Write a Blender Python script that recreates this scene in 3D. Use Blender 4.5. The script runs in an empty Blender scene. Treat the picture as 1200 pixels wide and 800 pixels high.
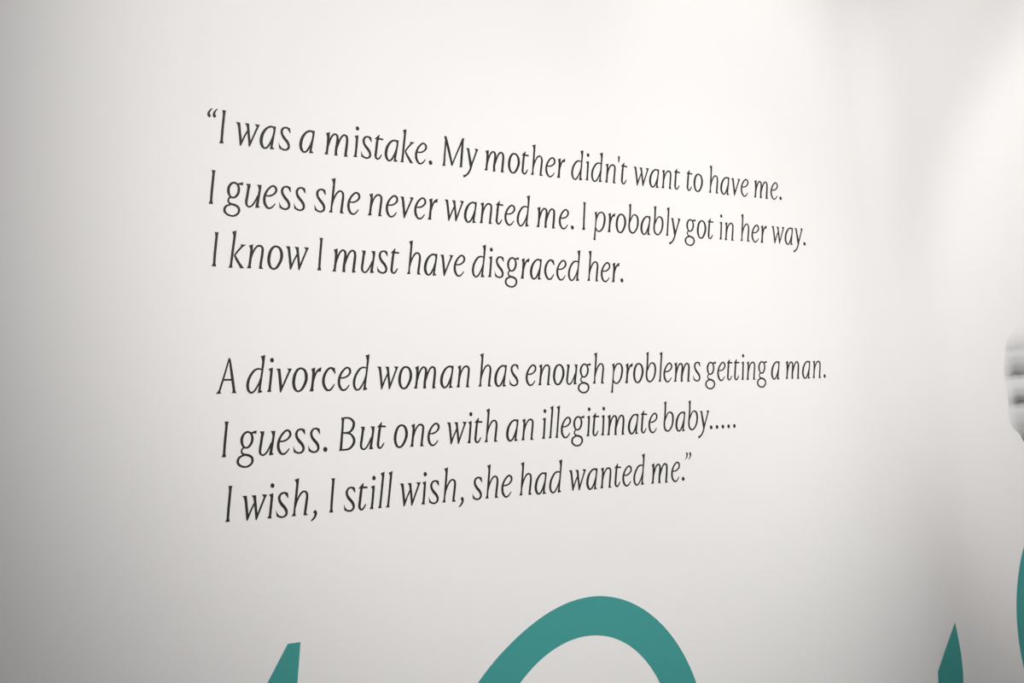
import bpy, math, json
from mathutils import Matrix, Vector
from mathutils.geometry import delaunay_2d_cdt

scene = bpy.context.scene
LINE_Z = 1.90            # height of the first line of lettering above the floor (metres)
CORNER_X, CORNER_R = 1.30, 0.085

# ---------------------------------------------------------------- camera
cam_data = bpy.data.cameras.new('camera')
cam = bpy.data.objects.new('camera', cam_data)
scene.collection.objects.link(cam)
cam_data.sensor_width = 36.0
cam_data.lens = 1548.56 / 1200 * 36.0
cam_data.clip_start = 0.05
_right = Vector((0.787183, -0.612367, -0.073139))
_down = Vector((0.000314, 0.118991, -0.992895))
_fwd = Vector((0.616719, 0.781568, 0.093859))
_m = Matrix((_right, -_down, -_fwd)).transposed().to_4x4()
_m.translation = Vector((-0.673469, -1.405672, LINE_Z - 0.404611))
cam.matrix_world = _m
scene.camera = cam

# ---------------------------------------------------------------- light, world, exposure
scene.view_settings.view_transform = 'Standard'
scene.view_settings.look = 'None'
scene.view_settings.gamma = 1.0
scene.view_settings.use_curve_mapping = False
scene.view_settings.exposure = 0.0

world = bpy.data.worlds.new('room_air')
scene.world = world
world.use_nodes = True
world.node_tree.nodes['Background'].inputs['Color'].default_value = (0.97, 0.97, 1.0, 1)
world.node_tree.nodes['Background'].inputs['Strength'].default_value = 0.1


def spot(name, loc, target, watts, cone, blend, radius, color):
    d = bpy.data.lights.new(name, 'SPOT')
    d.energy, d.spot_size, d.spot_blend, d.shadow_soft_size, d.color = watts, math.radians(cone), blend, radius, color
    o = bpy.data.objects.new(name, d)
    scene.collection.objects.link(o)
    o.location = loc
    o.rotation_euler = (Vector(target) - Vector(loc)).to_track_quat('-Z', 'Y').to_euler()


spot('ceiling_spot', (0.277, -2.064, LINE_Z + 0.973), (0.536, 0.000, LINE_Z + 0.091), 183.5, 50.26, 0.723, 0.05, (1.0, 0.99, 0.97))
spot('ceiling_spot', (0.303, -0.299, LINE_Z + 1.004), (1.300, -0.432, LINE_Z + -0.037), 31.8, 69.74, 0.898, 0.05, (1.0, 0.99, 0.97))
spot('ceiling_spot', (0.860, -1.952, LINE_Z + 0.976), (0.416, -0.001, LINE_Z + -0.945), 75.0, 54.50, 0.811, 0.05, (1.0, 0.99, 0.97))
spot('ceiling_spot', (-0.542, -0.992, LINE_Z + 0.989), (1.300, -0.591, LINE_Z + -0.170), 72.5, 29.27, 0.409, 0.05, (1.0, 0.99, 0.97))

# ---------------------------------------------------------------- materials
def material(name, color, rough=0.6, spec=0.3, noise=None):
    m = bpy.data.materials.new(name)
    m.use_nodes = True
    nt = m.node_tree
    b = nt.nodes['Principled BSDF']
    b.inputs['Base Color'].default_value = (*color, 1)
    b.inputs['Roughness'].default_value = rough
    b.inputs['Specular IOR Level'].default_value = spec
    if noise:
        scale, dist = noise
        t = nt.nodes.new('ShaderNodeTexCoord')
        n = nt.nodes.new('ShaderNodeTexNoise')
        n.inputs['Scale'].default_value = scale
        n.inputs['Detail'].default_value = 4
        bp = nt.nodes.new('ShaderNodeBump')
        bp.inputs['Strength'].default_value = 0.15
        bp.inputs['Distance'].default_value = dist
        nt.links.new(t.outputs['Object'], n.inputs['Vector'])
        nt.links.new(n.outputs['Fac'], bp.inputs['Height'])
        nt.links.new(bp.outputs['Normal'], b.inputs['Normal'])
    return m


WALL = material('white_matt_wall', (0.80, 0.786, 0.78), 0.75, 0.2, (260, 0.0004))
FLOOR = material('grey_floor', (0.30, 0.29, 0.28), 0.6)
INK = material('dark_vinyl', (0.022, 0.018, 0.015), 0.55, 0.25)
TEAL = material('teal_vinyl', (0.052, 0.295, 0.28), 0.55, 0.25)


def print_material():
    """Black and white photograph of four curled fingers, as printed."""
    m = bpy.data.materials.new('photo_print')
    m.use_nodes = True
    nt = m.node_tree
    N, Lk = nt.nodes, nt.links
    b = N['Principled BSDF']
    b.inputs['Roughness'].default_value = 0.65
    b.inputs['Specular IOR Level'].default_value = 0.2
    tc = N.new('ShaderNodeTexCoord')
    sep = N.new('ShaderNodeSeparateXYZ')
    Lk.new(tc.outputs['Object'], sep.inputs[0])

    def math_node(op, a, c):
        n = N.new('ShaderNodeMath')
        n.operation = op
        for i, v in enumerate((a, c)):
            if isinstance(v, (int, float)):
                n.inputs[i].default_value = v
            else:
                Lk.new(v, n.inputs[i])
        return n.outputs[0]

    def ramp(fac, stops):
        r = N.new('ShaderNodeValToRGB')
        r.color_ramp.interpolation = 'EASE'
        el = r.color_ramp.elements
        while len(el) < len(stops):
            el.new(0.5)
        for e, (pos, v) in zip(el, stops):
            e.position = pos
            e.color = (v, v, v, 1)
        Lk.new(fac, r.inputs[0])
        return r.outputs[0]
    # across: 0 at the finger ends, growing towards the hand; up: 0 at the bottom of the lowest finger
    across = math_node('MULTIPLY', sep.outputs['Y'], -1.0)
    wob = N.new('ShaderNodeTexNoise')
    wob.inputs['Scale'].default_value = 30
    Lk.new(tc.outputs['Object'], wob.inputs['Vector'])
    jitter = math_node('MULTIPLY', math_node('SUBTRACT', wob.outputs['Fac'], 0.5), 0.012)
    up = math_node('ADD', sep.outputs['Z'], jitter)
    band = math_node('DIVIDE', up, 0.20)
    crease = ramp(band, [(0.0, 0.5), (0.12, 0.3), (0.2, 0.15), (0.255, 0.05), (0.285, 0.2), (0.325, 0.6), (0.355, 0.5), (0.40, 0.22), (0.45, 0.03), (0.49, 0.0), (0.53, 0.25), (0.555, 0.55), (0.60, 0.38), (0.66, 0.2), (0.72, 0.05), (0.77, 0.2), (0.83, 0.12), (0.9, 0.03)])
    depth = ramp(math_node('DIVIDE', across, 0.08), [(0.0, 0.15), (0.07, 0.45), (0.3, 0.95), (0.6, 0.8), (0.95, 0.05)])
    tone = math_node('SUBTRACT', 0.7, math_node('MULTIPLY', crease, depth))
    tone = math_node('MAXIMUM', tone, 0.03)
    # soft outline of the print: fades to the white of the wall over the first millimetres
    fade = ramp(math_node('DIVIDE', up, 0.20), [(0.0, 1.0), (0.72, 1.0), (0.95, 0.1)])
    fade = math_node('MULTIPLY', fade, ramp(math_node('DIVIDE', across, 0.08), [(0.0, 0.25), (0.08, 0.75), (0.2, 1.0)]))
    mix = N.new('ShaderNodeMix')
    mix.data_type = 'RGBA'
    comb = N.new('ShaderNodeCombineColor')
    for i in range(3):
        Lk.new(tone, comb.inputs[i])
    Lk.new(fade, mix.inputs['Factor'])
    mix.inputs['A'].default_value = (0.80, 0.786, 0.78, 1)
    Lk.new(comb.outputs[0], mix.inputs['B'])
    Lk.new(mix.outputs['Result'], b.inputs['Base Color'])
    return m


# ---------------------------------------------------------------- mesh helpers
def link(name, verts, faces, mat, parent=None, smooth=False):
    me = bpy.data.meshes.new(name)
    me.from_pydata(verts, [], faces)
    me.materials.append(mat)
    if smooth:
        me.shade_smooth()
    o = bpy.data.objects.new(name, me)
    scene.collection.objects.link(o)
    if parent:
        o.parent = parent
    return o


def tag(o, label, category, group=None):
    o['label'], o['category'] = label, category
    if group:
        o['group'] = group
    return o


def structure(o):
    o['kind'] = 'structure'
    return o


def catmull(rows, closed, n=8):
    """Smooth rows of numbers with a Catmull-Rom spline."""
    k = len(rows)
    out = []
    for i in range(k if closed else k - 1):
        if closed:
            q = [rows[(i + j) % k] for j in (-1, 0, 1, 2)]
        else:
            q = [rows[max(0, min(k - 1, i + j))] for j in (-1, 0, 1, 2)]
        for s in range(n):
            t = s / n
            out.append([0.5 * (2 * b + (c - a) * t + (2 * a - 5 * b + 4 * c - d) * t * t + (3 * b - a - 3 * c + d) * t ** 3)
                        for a, b, c, d in zip(*q)])
    if not closed:
        out.append(list(rows[-1]))
    return out


def outlines(pieces, n=8):
    """Polygons (lists of 2-D points) that together cover a letter."""
    polys = []
    for kind, a in pieces:
        if kind == 'P':
            polys.append([tuple(q) for q in a])
        elif kind == 'D':
            (cx, cz), (rx, rz) = a
            polys.append([(cx + rx * math.cos(2 * math.pi * i / 24), cz + rz * math.sin(2 * math.pi * i / 24)) for i in range(24)])
        else:
            r = catmull(a, kind == 'C', n)
            m = len(r)
            for i in range(m if kind == 'C' else m - 1):
                p, q = r[i], r[(i + 1) % m]
                polys.append([(p[0], p[1]), (q[0], q[1]), (q[2], q[3]), (p[2], p[3])])
    return polys


def union(polys, eps=1e-5):
    """Merge overlapping polygons into one triangulated outline."""
    co, fs = [], []
    for poly in polys:
        area = sum(a[0] * b[1] - b[0] * a[1] for a, b in zip(poly, poly[1:] + poly[:1]))
        if abs(area) < 1e-9:
            continue
        if area < 0:
            poly = poly[::-1]
        fs.append(list(range(len(co), len(co) + len(poly))))
        co += [Vector(q) for q in poly]
    v, e, f, _ov, _oe, of = delaunay_2d_cdt(co, [], fs, 0, eps)
    tris = [t for t, o in zip(f, of) if o]
    used = sorted({i for t in tris for i in t})
    idx = {a: i for i, a in enumerate(used)}
    return [(v[i].x, v[i].y) for i in used], [tuple(idx[i] for i in t) for t in tris]


def slab(pts, tris, place, thick):
    """Thin vinyl: front face, back face against the wall and the cut edge between them. place(u, z, height) -> point."""
    n = len(pts)
    verts = [place(u, z, thick) for u, z in pts] + [place(u, z, 0.0) for u, z in pts]
    faces = [tuple(t) for t in tris] + [tuple(n + i for i in reversed(t)) for t in tris]
    edges = {}
    for t in tris:
        for a, b in zip(t, t[1:] + t[:1]):
            edges[(a, b)] = True
    for a, b in list(edges):
        if (b, a) not in edges:
            faces.append((b, a, n + a, n + b))
    return verts, faces


# ---------------------------------------------------------------- the room
def corner_curve():
    """Plan of the softly rounded corner: points, angle of the normal and distance along it, from the right wall to the text wall."""
    n, out = 400, []
    ph = [math.pi / 2 * (t * t * (3 - 2 * t)) for t in ((i + 0.5) / n for i in range(n))]
    length = CORNER_R / (sum(math.cos(q) for q in ph) / n)
    x, y = CORNER_X, -CORNER_R
    out.append((0.0, x, y, 0.0))
    for i, q in enumerate(ph):
        x -= math.sin(q) * length / n
        y += math.cos(q) * length / n
        t = (i + 1) / n
        out.append((t * length, x, y, math.pi / 2 * (t * t * (3 - 2 * t))))
    return out


CURVE = corner_curve()


def wall_profile():
    """Plan of the text wall and of the rounded inner corner."""
    return [(-3.0, 0.0)] + [(x, y) for _s, x, y, _q in CURVE[::-5]]


H = 3.1
front = wall_profile()
back = [(CORNER_X + 0.12, -CORNER_R), (CORNER_X + 0.12, 0.12), (-3.0, 0.12)]
ring = front + back
k = len(ring)
verts = [(x, y, 0.0) for x, y in ring] + [(x, y, H) for x, y in ring]
faces = [(i, (i + 1) % k, k + (i + 1) % k, k + i) for i in range(k)] + [tuple(range(k - 1, -1, -1)), tuple(range(k, 2 * k))]
wall_left = structure(link('wall_left', verts, faces, WALL, smooth=False))
wall_left.data.shade_smooth()
wall_left.data.set_sharp_from_angle(angle=math.radians(30))


def box(name, a, b, mat):
    x0, y0, z0 = a
    x1, y1, z1 = b
    v = [(x, y, z) for z in (z0, z1) for x, y in ((x0, y0), (x1, y0), (x1, y1), (x0, y1))]
    f = [(3, 2, 1, 0), (4, 5, 6, 7), (0, 1, 5, 4), (1, 2, 6, 5), (2, 3, 7, 6), (3, 0, 4, 7)]
    return structure(link(name, v, f, mat))


box('wall_right', (CORNER_X, -4.0, 0), (CORNER_X + 0.12, -CORNER_R, H), WALL)
box('floor', (-3.0, -4.0, -0.1), (CORNER_X + 0.12, 0.12, 0.0), FLOOR)

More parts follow.
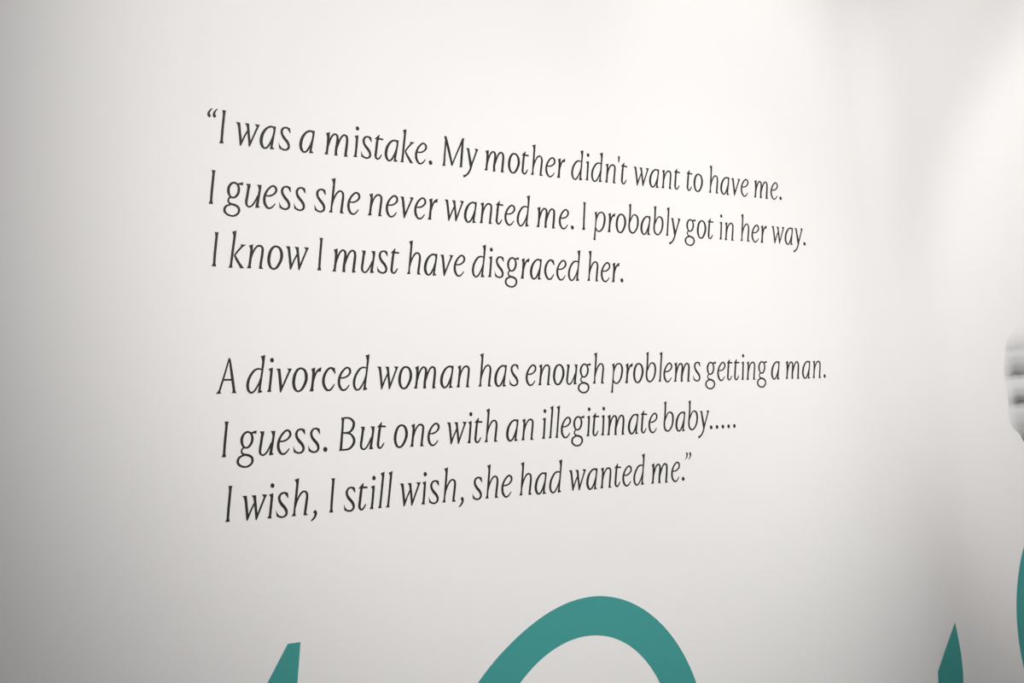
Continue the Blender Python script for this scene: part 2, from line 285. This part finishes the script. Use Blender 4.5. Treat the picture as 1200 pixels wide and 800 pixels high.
# ---------------------------------------------------------------- the quotation
# Letter outlines in millimetres from the letter's own origin on the baseline.
# P: polygon; S / C: open / closed stroke given by its two edges (x z | x z); D: dot (centre, radii).
GLYPHS = json.loads(r'''{"I":[["P",[[7.61,41.12],[12.73,40.92],[11.82,38.7],[11.25,35.82],[7.87,14.84],[6.37,4.02],[6.82,2.17],[6.84,0.12],[1.43,0.29],[2.15,1.85],[3.22,3.93],[4.65,15.1],[8.09,36.05],[8.02,38.96]]]],"w":[["P",[[5.27,28.48],[10.86,28.25],[11.13,22.71],[11.79,6.42],[10.04,-0.43],[8.61,-0.3],[7.76,21.46],[7.06,25.91]]],["S",[[10.36,-0.09,8.7,0.65],[12.35,3.44,10.39,4.32],[16.01,10.48,14.09,11.44],[21.41,18.91,19.53,19.93]]],["P",[[17.06,28.23],[22.7,28.0],[22.66,22.6],[23.25,6.62],[21.97,-0.38],[20.19,-0.23],[19.72,16.88],[19.19,24.31],[18.49,26.18]]],["S",[[22.04,-0.04,20.2,0.75],[24.34,4.3,22.21,5.24],[30.41,16.06,28.27,17.0],[35.36,25.34,33.07,26.35]]],["P",[[30.13,28.34],[36.93,28.02],[35.53,25.33],[33.45,22.82],[32.12,25.57]]]],"i":[["P",[[5.08,27.46],[10.93,28.89],[10.33,23.9],[6.96,4.73],[6.49,2.54],[6.79,-0.23],[1.32,0.08],[2.25,1.81],[3.32,3.2],[4.54,9.42],[7.04,24.13],[6.39,25.64]]],["D",[[10.34,37.77],[2.53,2.79]]]],"s":[["S",[[17.94,27.99,17.36,26.38],[14.08,29.34,14.07,27.19],[8.78,28.32,10.29,26.43],[5.21,24.08,8.33,23.25],[5.35,18.77,8.63,19.53],[7.95,13.9,11.22,15.75],[11.51,9.79,14.89,11.49],[13.35,6.38,16.76,6.64],[13.06,3.18,15.51,1.7],[10.02,1.17,10.64,-0.92],[6.37,1.78,5.61,-0.38],[3.25,3.24,2.23,1.68]]],["P",[[14.88,28.67],[18.46,27.95],[18.65,22.42],[17.96,21.33],[16.04,24.68],[14.3,26.87]]],["P",[[1.61,8.73],[2.84,5.27],[5.33,2.07],[5.6,0.07],[1.74,1.28],[1.57,4.19]]]],"h":[["P",[[7.89,42.67],[14.02,44.46],[13.22,39.4],[9.71,19.91],[6.75,7.28],[6.18,2.43],[6.5,-0.15],[1.04,-0.0],[2.34,1.65],[3.66,3.78],[6.11,17.93],[9.55,36.62],[9.44,40.01]]],["S",[[6.98,8.59,5.31,9.11],[9.82,15.83,7.87,16.57],[13.49,22.05,11.56,23.15],[17.21,26.04,15.63,27.73],[20.11,27.06,20.32,29.22],[21.41,25.77,24.13,26.8],[21.78,22.12,24.93,21.84],[20.05,14.04,23.32,13.42],[17.99,5.09,21.25,4.45],[17.43,1.9,20.71,1.36]]],["P",[[16.95,-0.4],[17.67,2.71],[20.87,3.24],[21.37,1.28],[22.97,0.26],[22.27,-0.24]]]],",":[["P",[[5.29,5.33],[7.26,3.21],[7.61,0.46],[5.95,-3.26],[2.67,-6.44],[-0.6,-8.25],[-1.3,-7.02],[1.31,-4.68],[3.49,-1.84],[3.98,0.35],[2.21,2.58]]]],"t":[["S",[[8.52,29.53,11.44,28.94],[6.06,21.06,9.53,20.43],[3.66,9.46,7.13,8.87],[2.75,4.59,6.27,4.5],[4.1,0.55,6.63,1.83],[7.72,-0.78,7.28,1.43],[10.91,1.09,9.27,2.44],[13.12,4.13,11.51,5.02],[14.35,6.45,13.18,7.03]]],["P",[[4.88,26.4],[7.65,28.83],[11.86,32.67],[12.7,32.24],[11.67,28.4],[17.32,28.05],[18.24,26.96],[17.35,25.82],[11.22,26.06],[5.89,26.11]]]],"l":[["P",[[7.9,42.73],[14.08,44.8],[13.19,39.82],[6.21,4.58],[5.85,2.25],[6.23,0.1],[0.99,0.19],[2.04,1.94],[2.91,3.68],[4.95,13.4],[9.65,38.45],[9.18,40.83]]]],"g":[["C",[[15.46,26.75,15.97,28.99],[18.04,25.37,20.23,26.79],[19.16,21.32,22.33,21.42],[18.03,16.01,20.95,14.9],[15.09,11.93,16.78,10.05],[11.86,10.77,11.68,8.65],[9.7,12.18,7.52,10.81],[8.73,16.2,5.28,15.87],[9.22,20.77,5.9,21.66],[11.17,24.38,8.81,26.03],[13.25,26.17,12.05,28.33]]],["P",[[19.27,27.3],[22.7,28.34],[26.82,29.28],[26.25,25.4],[23.41,25.88],[20.46,25.41]]],["S",[[8.41,10.82,9.96,9.44],[5.84,8.38,7.7,7.37],[4.9,5.19,7.2,5.44],[6.56,1.9,8.33,3.69],[10.06,0.44,10.89,2.89],[13.88,-0.53,15.13,2.1],[17.07,-2.31,19.54,-0.53],[17.83,-4.78,21.0,-4.89],[16.96,-7.98,19.11,-9.43],[13.24,-10.77,14.27,-12.85],[8.91,-11.36,8.73,-13.47],[4.7,-9.99,3.36,-12.06],[2.35,-7.47,-0.43,-8.75],[2.18,-5.31,-0.86,-4.67],[3.58,-2.42,1.54,-0.66],[6.6,-0.64,5.72,1.32],[10.27,0.43,9.81,2.06]]]],"u":[["S",[[7.02,27.15,10.81,26.5],[6.11,21.91,9.41,21.32],[4.08,13.01,7.37,12.39],[2.49,6.18,5.83,5.88],[3.28,1.34,5.86,2.45],[7.43,-1.2,7.42,0.94],[12.32,1.19,10.77,2.62],[16.83,6.81,14.93,7.84],[20.67,13.91,18.99,14.67]]],["P",[[5.14,27.78],[11.14,27.93],[10.33,22.94],[6.77,22.71],[6.56,25.39]]],["P",[[19.57,27.79],[25.62,27.7],[24.64,22.37],[20.41,4.45],[19.99,1.88],[21.76,0.47],[20.64,-0.31],[15.47,-0.77],[16.57,3.92],[19.77,15.06],[21.44,21.77],[21.07,25.15]]]],"e":[["S",[[5.5,14.1,5.4,15.81],[11.86,14.3,11.3,16.26],[17.6,16.78,16.08,18.47],[21.57,21.03,18.77,21.86],[21.34,26.25,18.51,25.05],[16.96,28.85,16.82,26.52],[11.86,26.84,13.51,25.06],[6.46,21.56,8.92,20.14],[2.77,14.99,6.05,14.11],[1.73,8.52,5.32,8.55],[2.84,3.34,6.17,4.56],[6.4,-0.67,8.08,1.47],[11.11,-1.05,10.44,1.03],[15.25,1.68,13.92,2.92],[18.54,5.77,17.43,6.54]]]],".":[["D",[[2.76,2.49],[2.86,3.04]]]],"B":[["P",[[7.44,40.23],[11.89,40.39],[11.33,37.03],[6.04,1.95],[5.38,-0.43],[1.17,-0.2],[2.49,2.16],[7.34,30.12],[7.96,36.36]]],["S",[[8.12,38.23,8.08,40.32],[16.12,38.5,16.48,40.58],[20.52,36.77,22.42,38.78],[22.87,33.34,26.27,34.24],[22.56,29.84,25.96,29.06],[20.35,25.73,22.92,23.91],[16.49,22.78,17.21,20.63],[8.14,22.25,8.24,20.33]]],["S",[[7.62,20.43,7.86,22.19],[16.39,19.45,17.13,21.45],[19.96,16.95,22.31,18.54],[21.88,12.65,25.36,13.16],[21.29,8.77,24.55,7.64],[18.17,4.67,20.25,2.65],[13.28,2.21,13.83,-0.14],[2.65,1.68,2.71,-0.24]]]],"o":[["C",[[15.43,26.34,15.82,28.64],[18.42,24.49,21.2,26.11],[19.86,19.74,23.77,20.14],[19.39,13.8,23.23,13.12],[16.81,7.77,19.96,6.44],[13.0,2.58,15.19,0.71],[9.71,1.07,9.54,-1.23],[7.38,2.74,4.52,1.33],[6.12,7.92,2.25,7.6],[6.69,13.9,2.68,14.48],[8.84,20.73,5.47,21.98],[12.2,25.22,10.17,27.2]]]],"A":[["S",[[17.69,39.46,19.57,38.92],[9.55,18.33,11.72,17.68],[3.88,4.36,6.17,3.63]]],["S",[[18.52,39.06,20.68,39.31],[19.53,21.39,22.82,21.75],[21.09,3.44,24.37,3.77]]],["P",[[18.31,40.83],[19.77,41.29],[20.56,37.27],[17.81,35.75]]],["S",[[9.23,14.36,9.33,16.49],[21.74,14.29,21.83,16.42]]],["P",[[-0.12,-0.67],[2.85,2.47],[4.22,4.84],[6.26,4.62],[5.48,1.77],[6.29,-0.53]]],["P",[[19.58,-0.25],[20.9,1.8],[21.08,4.45],[24.32,4.77],[24.53,2.1],[25.67,-0.4]]]],"d":[["S",[[22.78,27.76,22.42,26.06],[17.47,28.65,17.79,26.51],[11.55,26.24,13.45,24.35],[5.51,19.28,8.24,17.87],[2.33,12.59,5.71,11.84],[1.42,6.1,4.92,6.32],[3.15,0.94,5.77,2.39],[7.28,-1.44,7.5,0.71],[12.01,0.51,10.42,2.06],[16.44,6.03,14.59,7.08],[19.69,11.58,17.83,12.3],[21.95,17.74,20.49,18.19]]],["P",[[22.28,42.48],[28.43,44.23],[27.44,38.42],[20.2,5.08],[19.94,2.26],[22.1,0.67],[21.42,-0.17],[15.81,-1.09],[16.95,4.42],[19.63,14.21],[21.86,24.8],[23.81,36.18],[23.46,39.96]]]],"v":[["P",[[5.07,27.39],[10.53,27.66],[10.77,22.68],[11.52,5.02],[9.57,-0.97],[7.98,-0.93],[7.14,22.71],[6.64,25.37]]],["S",[[9.82,-0.5,7.93,0.27],[12.48,4.19,10.3,5.11],[18.26,14.43,16.08,15.36],[24.63,25.46,22.29,26.46]]],["P",[[19.59,27.52],[25.97,27.45],[24.6,24.74],[22.6,22.02],[21.16,25.17]]]],"r":[["P",[[4.93,26.63],[10.52,28.48],[9.69,21.99],[7.16,7.99],[6.27,2.56],[6.2,-0.61],[0.48,-0.62],[1.55,1.15],[2.47,3.06],[4.33,11.18],[5.97,21.27],[5.59,24.76]]],["S",[[7.05,9.38,5.49,9.77],[9.78,16.24,7.75,16.85],[12.6,21.43,10.44,22.51],[16.07,24.9,13.86,26.46]]],["P",[[13.21,25.1],[15.91,27.48],[19.14,28.53],[17.91,23.37],[15.43,23.22],[14.02,23.02]]]],"c":[["S",[[20.89,26.17,19.2,24.62],[18.53,28.17,17.29,26.15],[14.95,28.67,15.52,26.34],[10.35,26.57,12.32,24.76],[5.93,21.69,8.94,20.31],[2.87,15.5,6.56,14.82],[2.24,9.1,6.03,9.48],[4.07,3.06,7.36,4.49],[8.15,-0.71,9.61,1.54],[13.18,-0.52,12.12,1.49],[17.12,2.95,15.43,4.15],[19.99,7.43,18.9,8.04]]],["P",[[15.67,28.52],[21.17,27.35],[21.92,20.77],[21.0,19.75],[18.89,23.14],[16.37,25.95]]]],"a":[["P",[[19.78,27.87],[24.65,28.25],[23.71,22.69],[18.86,4.25],[18.54,1.8],[20.96,0.01],[19.91,-0.56],[14.6,-1.1],[16.11,5.17],[19.0,15.21],[21.15,23.57]]],["S",[[23.16,27.79,22.59,25.4],[17.06,28.42,17.5,26.07],[11.11,25.69,13.21,23.88],[5.83,20.26,9.06,18.86],[2.63,14.11,6.61,13.38],[1.29,6.99,5.42,7.16],[2.97,1.35,6.36,2.72],[7.22,-1.39,7.63,0.99],[12.5,0.73,10.57,2.22],[16.68,6.41,14.45,7.29],[19.7,12.38,17.53,12.97],[21.39,17.51,19.77,17.87]]]],"m":[["P",[[4.99,26.96],[10.88,28.85],[10.13,22.55],[7.12,6.07],[6.27,2.79],[6.18,-0.4],[0.84,-0.44],[1.96,1.29],[3.06,2.9],[5.13,12.73],[6.34,21.78],[5.99,24.65]]],["S",[[7.02,7.55,5.27,7.95],[10.66,16.29,8.39,16.93],[14.34,22.78,12.14,23.91],[18.0,25.69,17.0,27.86],[19.25,25.15,21.8,26.67],[19.78,21.93,23.24,22.05],[18.6,15.97,22.21,15.59],[16.63,7.69,20.24,7.35],[15.82,1.42,19.45,1.23]]],["P",[[14.88,-0.67],[16.05,1.79],[16.22,3.5],[19.69,3.43],[19.76,-0.7]]],["S",[[19.64,6.46,17.89,6.91],[23.63,15.24,21.35,15.92],[27.82,22.61,25.6,23.73],[31.81,25.84,30.88,28.05],[33.15,24.99,35.99,26.49],[33.68,21.36,37.17,21.41],[32.21,13.23,35.86,12.9],[30.09,3.29,33.72,2.92],[29.8,1.13,33.47,0.93]]],["P",[[29.25,-1.24],[29.94,2.39],[33.55,2.49],[33.84,0.79],[35.1,-0.11],[34.7,-0.54]]]],"n":[["P",[[4.98,26.93],[10.54,28.77],[9.96,22.63],[7.01,7.07],[6.11,3.19],[6.37,-0.33],[0.84,-0.58],[1.95,1.39],[3.01,3.87],[5.38,15.5],[6.63,22.48],[6.19,24.75]]],["S",[[7.11,9.2,5.63,9.53],[10.42,17.49,8.37,18.14],[14.04,23.08,12.19,24.32],[17.51,25.82,16.69,27.98],[20.14,25.71,21.66,27.97],[21.38,23.66,24.48,24.3],[20.51,17.84,23.74,17.63],[18.28,7.71,21.5,7.42],[17.06,1.46,20.28,1.2]]],["P",[[16.43,-0.67],[17.17,2.9],[20.27,3.02],[20.91,0.7],[22.41,-0.07],[21.98,-0.5]]]],"k":[["P",[[7.83,42.34],[13.56,44.37],[12.81,39.32],[6.14,5.35],[5.55,2.29],[5.86,-0.43],[0.59,-0.83],[1.67,1.05],[2.59,2.97],[5.45,18.32],[9.15,36.85],[9.0,39.88]]],["S",[[9.86,13.21,8.27,14.24],[13.85,17.98,12.1,19.29],[21.11,25.27,19.3,26.75]]],["P",[[17.56,27.79],[25.41,27.82],[22.16,25.71],[20.35,24.38],[18.69,25.73]]],["S",[[8.43,13.76,10.42,14.79],[11.33,7.12,14.2,8.69],[15.48,0.21,18.32,1.83]]],["P",[[14.78,1.89],[17.51,3.97],[19.08,1.31],[20.66,-0.39],[20.14,-0.8],[15.49,-0.79]]]],"“":[["P",[[12.91,41.92],[13.6,41.12],[11.15,38.55],[9.81,36.12],[9.93,33.86],[11.08,32.4],[8.97,29.99],[6.93,31.52],[6.33,34.21],[7.48,37.09],[10.29,40.37]]],["P",[[19.8,42.07],[20.32,41.24],[18.12,38.93],[16.77,36.33],[16.8,34.06],[17.87,32.59],[15.49,30.07],[13.69,31.63],[13.16,34.18],[14.15,37.04],[16.98,40.33]]]],"M":[["S",[[8.91,37.3,11.28,37.38],[5.47,18.62,8.25,18.71],[2.65,2.25,5.84,2.35]]],["P",[[0.8,-0.04],[2.19,1.73],[2.98,4.46],[5.88,4.52],[5.88,1.59],[6.46,0.07]]],["P",[[7.56,40.84],[11.14,41.39],[12.76,34.97],[10.14,29.37],[7.85,29.17],[8.65,35.44]]],["S",[[8.19,39.45,11.6,40.46],[10.85,26.1,14.68,27.18],[15.67,2.36,18.88,3.22]]],["P",[[16.0,1.2],[18.29,1.39],[19.72,5.43],[15.62,5.53]]],["S",[[18.45,2.29,16.48,2.79],[26.89,17.42,24.55,18.05],[39.82,39.27,37.08,40.02]]],["P",[[36.95,40.74],[40.83,41.28],[40.19,38.47],[38.38,32.92],[35.18,32.62],[35.96,37.21]]],["S",[[36.8,38.26,39.86,38.36],[33.97,23.88,37.66,23.99],[30.22,2.41,33.89,2.49]]],["P",[[28.79,0.55],[30.49,2.42],[33.24,3.09],[34.34,0.46]]]],"y":[["P",[[6.54,28.22],[11.36,28.15],[12.04,20.7],[14.27,6.7],[12.92,1.22],[10.31,-0.82],[8.37,21.22],[7.9,25.58]]],["S",[[22.98,26.94,25.66,26.41],[17.82,16.24,20.27,15.72],[12.91,6.97,15.57,6.42],[9.26,-0.77,12.05,-1.48],[5.65,-6.1,8.03,-7.37],[1.78,-9.19,3.38,-11.12],[-1.95,-10.54,-0.65,-13.21]]],["P",[[-1.75,-9.73],[1.69,-9.08],[2.05,-11.57],[-1.61,-13.58]]],["P",[[21.12,28.51],[26.74,28.11],[24.89,24.45],[22.96,22.61],[21.91,25.53]]]],"p":[["P",[[5.06,27.36],[9.97,28.51],[9.05,21.46],[4.79,1.42],[2.54,-11.62],[2.79,-13.86],[-2.08,-13.73],[-0.61,-11.53],[0.96,-4.65],[4.49,10.71],[6.11,19.95],[5.79,24.58]]],["S",[[7.88,15.87,6.27,16.28],[12.39,23.51,10.14,24.33],[16.0,26.44,14.58,28.14],[19.18,27.03,20.15,29.01],[21.48,25.04,24.45,26.11],[22.27,20.43,25.92,20.58],[21.03,13.76,24.57,13.29],[17.88,6.26,20.78,5.36],[14.03,2.0,16.08,0.48],[10.61,0.49,10.76,-1.56],[8.14,1.27,6.19,-0.04],[5.54,4.9,3.61,4.14]]]],"b":[["S",[[9.08,42.21,12.42,42.35],[7.47,31.64,10.8,31.74],[5.63,21.91,8.93,21.9],[3.53,13.72,6.84,13.75],[2.84,7.41,6.17,7.93],[4.59,2.15,7.48,3.7],[10.43,-0.57,10.86,1.75],[16.92,2.34,14.71,3.73],[22.17,8.63,19.07,9.25],[24.99,16.38,21.42,16.34],[25.27,24.04,21.69,23.28],[22.52,28.28,20.04,26.55],[17.43,29.47,17.51,27.49],[12.39,26.79,14.22,25.79],[9.07,21.92,11.08,21.4],[5.94,16.43,7.58,16.04]]],["P",[[8.05,43.54],[13.09,44.94],[11.96,38.65],[8.71,38.44]]]],"'":[["P",[[7.64,41.32],[11.78,41.85],[9.28,32.6],[7.26,31.58]]]],"”":[["P",[[8.7,40.37],[11.62,41.48],[13.07,38.53],[11.67,34.56],[8.83,31.9],[6.53,30.63],[5.8,31.33],[8.19,33.24],[9.63,35.92],[9.58,38.28]]],["P",[[15.84,40.4],[18.56,41.69],[20.11,38.56],[18.82,34.58],[15.59,31.54],[13.62,30.24],[12.75,30.86],[15.29,33.02],[16.72,35.54],[16.33,37.93]]]]}''')
# (row, word, x of every letter in millimetres from the left margin)
WORDS = json.loads(r'''[[0,"“I",[-2.01,16.24]],[0,"was",[35.62,69.56,95.16]],[0,"a",[123.58]],[0,"mistake.",[158.88,200.43,212.16,230.84,247.89,272.2,294.76,318.02]],[0,"My",[338.36,374.95]],[0,"mother",[408.78,449.21,472.15,489.94,516.6,538.32]],[0,"didn't",[565.06,591.62,603.26,630.21,653.75,660.75]],[0,"want",[686.44,720.24,746.06,771.86]],[0,"to",[798.97,815.39]],[0,"have",[849.38,876.25,900.19,923.57]],[0,"me.",[954.72,995.29,1018.31]],[1,"I",[-1.37]],[1,"guess",[19.26,44.64,69.23,90.98,111.16]],[1,"she",[139.7,160.02,186.51]],[1,"never",[217.04,243.72,264.08,287.6,309.35]],[1,"wanted",[334.26,368.11,393.99,419.85,436.61,458.29]],[1,"me.",[493.26,534.3,557.78]],[1,"I",[577.61]],[1,"probably",[600.62,627.54,643.28,667.67,693.72,719.19,746.37,754.98]],[1,"got",[788.27,813.7,836.7]],[1,"in",[863.79,876.05]],[1,"her",[912.56,939.31,961.1]],[1,"way.",[986.65,1020.34,1043.3,1068.33]],[2,"I",[-1.63]],[2,"know",[20.32,43.94,70.06,93.09]],[2,"I",[138.15]],[2,"must",[159.88,200.16,225.32,243.82]],[2,"have",[270.2,297.13,321.14,344.59]],[2,"disgraced",[374.76,401.33,413.09,431.73,458.18,474.67,499.87,522.23,543.93]],[2,"her.",[579.72,606.22,627.78,646.03]],[4,"A",[-3.1]],[4,"divorced",[34.17,60.71,70.97,94.0,118.33,134.9,157.23,178.91]],[4,"woman",[212.22,245.36,269.61,310.78,336.68]],[4,"has",[372.09,399.16,424.78]],[4,"enough",[452.88,475.0,501.14,524.43,548.14,574.88]],[4,"problems",[610.95,637.88,653.63,678.02,705.22,715.48,737.1,778.7]],[4,"getting",[805.74,831.53,851.82,867.82,885.32,897.45,923.23]],[4,"a",[956.34]],[4,"man.",[990.96,1032.41,1058.61,1087.78]],[5,"I",[-1.78]],[5,"guess.",[19.06,44.57,69.29,91.17,111.47,133.27]],[5,"But",[153.52,182.56,206.71]],[5,"one",[233.0,257.86,284.54]],[5,"with",[313.07,347.47,357.82,375.71]],[5,"an",[412.42,438.37]],[5,"illegitimate",[473.92,486.35,498.02,508.26,528.45,554.96,565.2,582.69,594.24,635.39,659.39,676.15]],[5,"baby.....",[705.98,732.03,757.49,781.59,806.79,819.73,832.67,845.61,858.56]],[6,"I",[-1.34]],[6,"wish,",[17.86,52.06,63.72,84.13,112.0]],[6,"I",[134.58]],[6,"still",[155.69,174.45,192.0,204.48,216.21]],[6,"wish,",[234.46,268.84,280.68,301.26,329.31]],[6,"she",[349.8,370.49,397.34]],[6,"had",[427.56,454.67,480.23]],[6,"wanted",[513.91,547.73,573.59,599.43,616.15,637.81]],[6,"me.”",[673.0,714.04,737.52,741.57]]]''')
ROW_HEIGHT = 74.0
VINYL = 0.0003

letter_mesh = {}


def glyph_mesh(ch):
    if ch not in letter_mesh:
        pts, tris = union(outlines(GLYPHS[ch]), 1e-4)
        pl = lambda u, z, h: (u / 1000, -h, z / 1000)
        v, f = slab(pts, tris, pl, VINYL)
        me = bpy.data.meshes.new('letter')
        me.from_pydata(v, [], f)
        me.materials.append(INK)
        letter_mesh[ch] = me
    return letter_mesh[ch]


LINE_LABELS = {
    0: 'topmost dark italic text line, opening quotation mark to "have me.", on the white wall',
    1: 'dark italic text line beginning "I guess she never wanted me", second on the white wall',
    2: 'dark italic text line reading "I know I must have disgraced her." above the blank gap',
    4: 'dark italic text line beginning "A divorced woman", first below the blank gap',
    5: 'dark italic text line beginning "I guess. But one" and ending in five dots',
    6: 'bottom dark italic text line, "I wish, I still wish" through the closing quotation mark',
}
line_object = {}
for row, label in LINE_LABELS.items():
    o = bpy.data.objects.new('text_line', None)
    o.empty_display_size = 0.05
    scene.collection.objects.link(o)
    o.location = (0.0, 0.0, LINE_Z - row * ROW_HEIGHT / 1000)
    line_object[row] = tag(o, label, 'wall text', 'lines of the quotation on the white wall')

for row, text, xs in WORDS:
    w = bpy.data.objects.new('word', None)
    w.empty_display_size = 0.02
    scene.collection.objects.link(w)
    w.parent = line_object[row]
    w.location = (xs[0] / 1000, 0.0, 0.0)
    for ch, x in zip(text, xs):
        o = bpy.data.objects.new('letter', glyph_mesh(ch))
        scene.collection.objects.link(o)
        o.parent = w
        o.location = ((x - xs[0]) / 1000, 0.0, 0.0)


# ---------------------------------------------------------------- big teal letters
def on_left(u, z, h):
    return (u, -h, LINE_Z + z)


def on_right(u, z, h):
    """u runs along the surface of the right wall; on its flat part it is the distance from the plane of the text wall."""
    s = CORNER_R - u
    if s <= 0:
        return (CORNER_X - h, -u, LINE_Z + z)
    i = min(range(len(CURVE)), key=lambda j: abs(CURVE[j][0] - s))
    _s, x, y, q = CURVE[i]
    return (x - h * math.cos(q), y - h * math.sin(q), LINE_Z + z)


def teal_letter(pieces, place, label, n=10):
    pts, tris = union(outlines(pieces, n), 1e-6)
    cx = sum(q[0] for q in pts) / len(pts)
    base = min(q[1] for q in pts)
    org = Vector(place(cx, base, 0.0))
    v, f = slab(pts, tris, lambda u, z, h: Vector(place(u, z, h)) - org, 0.0004)
    o = link('teal_letter', v, f, TEAL)
    o.location = org
    return tag(o, label, 'letter', 'large teal letters low on the walls')


teal_letter([('P', [(0.0707, -0.5906), (0.0874, -0.5908), (0.0802, -0.637), (0.0735, -0.682), (0.135, -0.682), (0.128, -0.722), (0.0673, -0.722), (0.036, -0.93), (0.042, -0.965), (0.065, -0.972), (0.092, -0.955), (0.1, -0.972), (0.075, -1.01), (0.03, -1.02), (-0.01, -0.99), (-0.016, -0.94), (0.016, -0.722), (-0.03, -0.722), (-0.026, -0.7), (0.006, -0.678), (0.0419, -0.631), (0.0571, -0.6096)])], on_left,
            'teal letter with a slanted flat tip, below the start of the bottom text line')
teal_letter([('C', [(0.7505, -0.87, 0.6996, -0.87), (0.7489, -0.8322, 0.6949, -0.8407), (0.7447, -0.7937, 0.6882, -0.8121), (0.7364, -0.7546, 0.6803, -0.7832), (0.7221, -0.7159, 0.6704, -0.7535), (0.7007, -0.6793, 0.6567, -0.7233), (0.6722, -0.6467, 0.6372, -0.6949), (0.6374, -0.6201, 0.6114, -0.6709), (0.5973, -0.6014, 0.5803, -0.6537), (0.554, -0.5922, 0.5457, -0.6447), (0.51, -0.5931, 0.51, -0.6439), (0.4676, -0.6026, 0.4753, -0.6509), (0.4282, -0.6184, 0.4431, -0.6642), (0.3919, -0.6382, 0.4144, -0.6824), (0.3583, -0.6612, 0.3892, -0.7038), (0.3281, -0.6881, 0.3674, -0.7274), (0.3031, -0.7197, 0.3488, -0.7529), (0.2851, -0.7554, 0.334, -0.7803), (0.2745, -0.7935, 0.324, -0.8096), (0.2701, -0.832, 0.3196, -0.8398), (0.2695, -0.87, 0.3204, -0.87), (0.2711, -0.9078, 0.3251, -0.8993), (0.2753, -0.9463, 0.3318, -0.9279), (0.2836, -0.9854, 0.3397, -0.9568), (0.2979, -1.0241, 0.3496, -0.9865), (0.3193, -1.0607, 0.3633, -1.0167), (0.3478, -1.0933, 0.3828, -1.0451), (0.3826, -1.1199, 0.4086, -1.0691), (0.4227, -1.1386, 0.4397, -1.0863), (0.466, -1.1478, 0.4743, -1.0953), (0.51, -1.1469, 0.51, -1.0961), (0.5524, -1.1374, 0.5447, -1.0891), (0.5918, -1.1216, 0.5769, -1.0758), (0.6281, -1.1018, 0.6056, -1.0576), (0.6617, -1.0788, 0.6308, -1.0362), (0.6919, -1.0519, 0.6526, -1.0126), (0.7169, -1.0203, 0.6712, -0.9871), (0.7349, -0.9846, 0.686, -0.9597), (0.7455, -0.9465, 0.696, -0.9304), (0.7499, -0.908, 0.7004, -0.9002)])], on_left,
            'big round teal letter arching up below the middle of the text wall', 6)
teal_letter([('P', [(0.0586, -0.7217), (0.0605, -0.7381), (0.0621, -0.7555), (0.0637, -0.7728), (0.064, -0.7905), (0.0636, -0.8068), (0.0621, -0.8224), (0.056, -0.87), (0.046, -0.94), (0.036, -0.985), (0.024, -0.99), (0.0195, -0.94), (0.0205, -0.8232), (0.0213, -0.8047)])], on_right,
            'teal letter with a sharp pointed tip, beside the corner on the right wall')
teal_letter([('C', [(0.1736, -0.735, 0.2286, -0.735), (0.1774, -0.6804, 0.2314, -0.6911), (0.1888, -0.6278, 0.2396, -0.6489), (0.2073, -0.5794, 0.253, -0.61), (0.2322, -0.537, 0.2711, -0.5759), (0.2625, -0.5022, 0.293, -0.5479), (0.2971, -0.4763, 0.3181, -0.5271), (0.3346, -0.4604, 0.3453, -0.5143), (0.3736, -0.455, 0.3736, -0.51), (0.4126, -0.4604, 0.4019, -0.5143), (0.4501, -0.4763, 0.4291, -0.5271), (0.4847, -0.5022, 0.4542, -0.5479), (0.515, -0.537, 0.4761, -0.5759), (0.5399, -0.5794, 0.4942, -0.61), (0.5584, -0.6278, 0.5076, -0.6489), (0.5698, -0.6804, 0.5158, -0.6911), (0.5736, -0.735, 0.5186, -0.735), (0.5698, -0.7896, 0.5158, -0.7789), (0.5584, -0.8422, 0.5076, -0.8211), (0.5399, -0.8906, 0.4942, -0.86), (0.515, -0.933, 0.4761, -0.8941), (0.4847, -0.9678, 0.4542, -0.9221), (0.4501, -0.9937, 0.4291, -0.9429), (0.4126, -1.0096, 0.4019, -0.9557), (0.3736, -1.015, 0.3736, -0.96), (0.3346, -1.0096, 0.3453, -0.9557), (0.2971, -0.9937, 0.3181, -0.9429), (0.2625, -0.9678, 0.293, -0.9221), (0.2322, -0.933, 0.2711, -0.8941), (0.2073, -0.8906, 0.253, -0.86), (0.1888, -0.8422, 0.2396, -0.8211), (0.1774, -0.7896, 0.2314, -0.7789)])], on_right,
            'teal letter with a curved side on the right wall, under the printed hand', 4)

# ---------------------------------------------------------------- photograph printed on the right wall
hand_outline = [(0.2436, -0.2369), (0.233, -0.2385), (0.2244, -0.2442), (0.2085, -0.264), (0.2011, -0.2977), (0.1969, -0.3198), (0.2005, -0.335), (0.2013, -0.3553), (0.1993, -0.3859), (0.2054, -0.4031), (0.2149, -0.4128), (0.221, -0.4256), (0.236, -0.441), (0.262, -0.447), (0.31, -0.444), (0.4, -0.425), (0.5, -0.418), (0.585, -0.41), (0.585, -0.31), (0.5, -0.292), (0.42, -0.262), (0.34, -0.236), (0.285, -0.232)]
hand_edge = [tuple(q) for q in catmull(hand_outline, True, 8)]
pts, tris = union([hand_edge], 1e-6)
org = Vector(on_right(0.197, -0.4256, 0.0))
v, f = slab(pts, tris, lambda u, z, h: Vector(on_right(u, z, h)) - org, 0.0003)
o = link('hand_print', v, f, print_material())
o.location = org
tag(o, 'black and white photograph of curled fingers printed on the right wall', 'photo print')
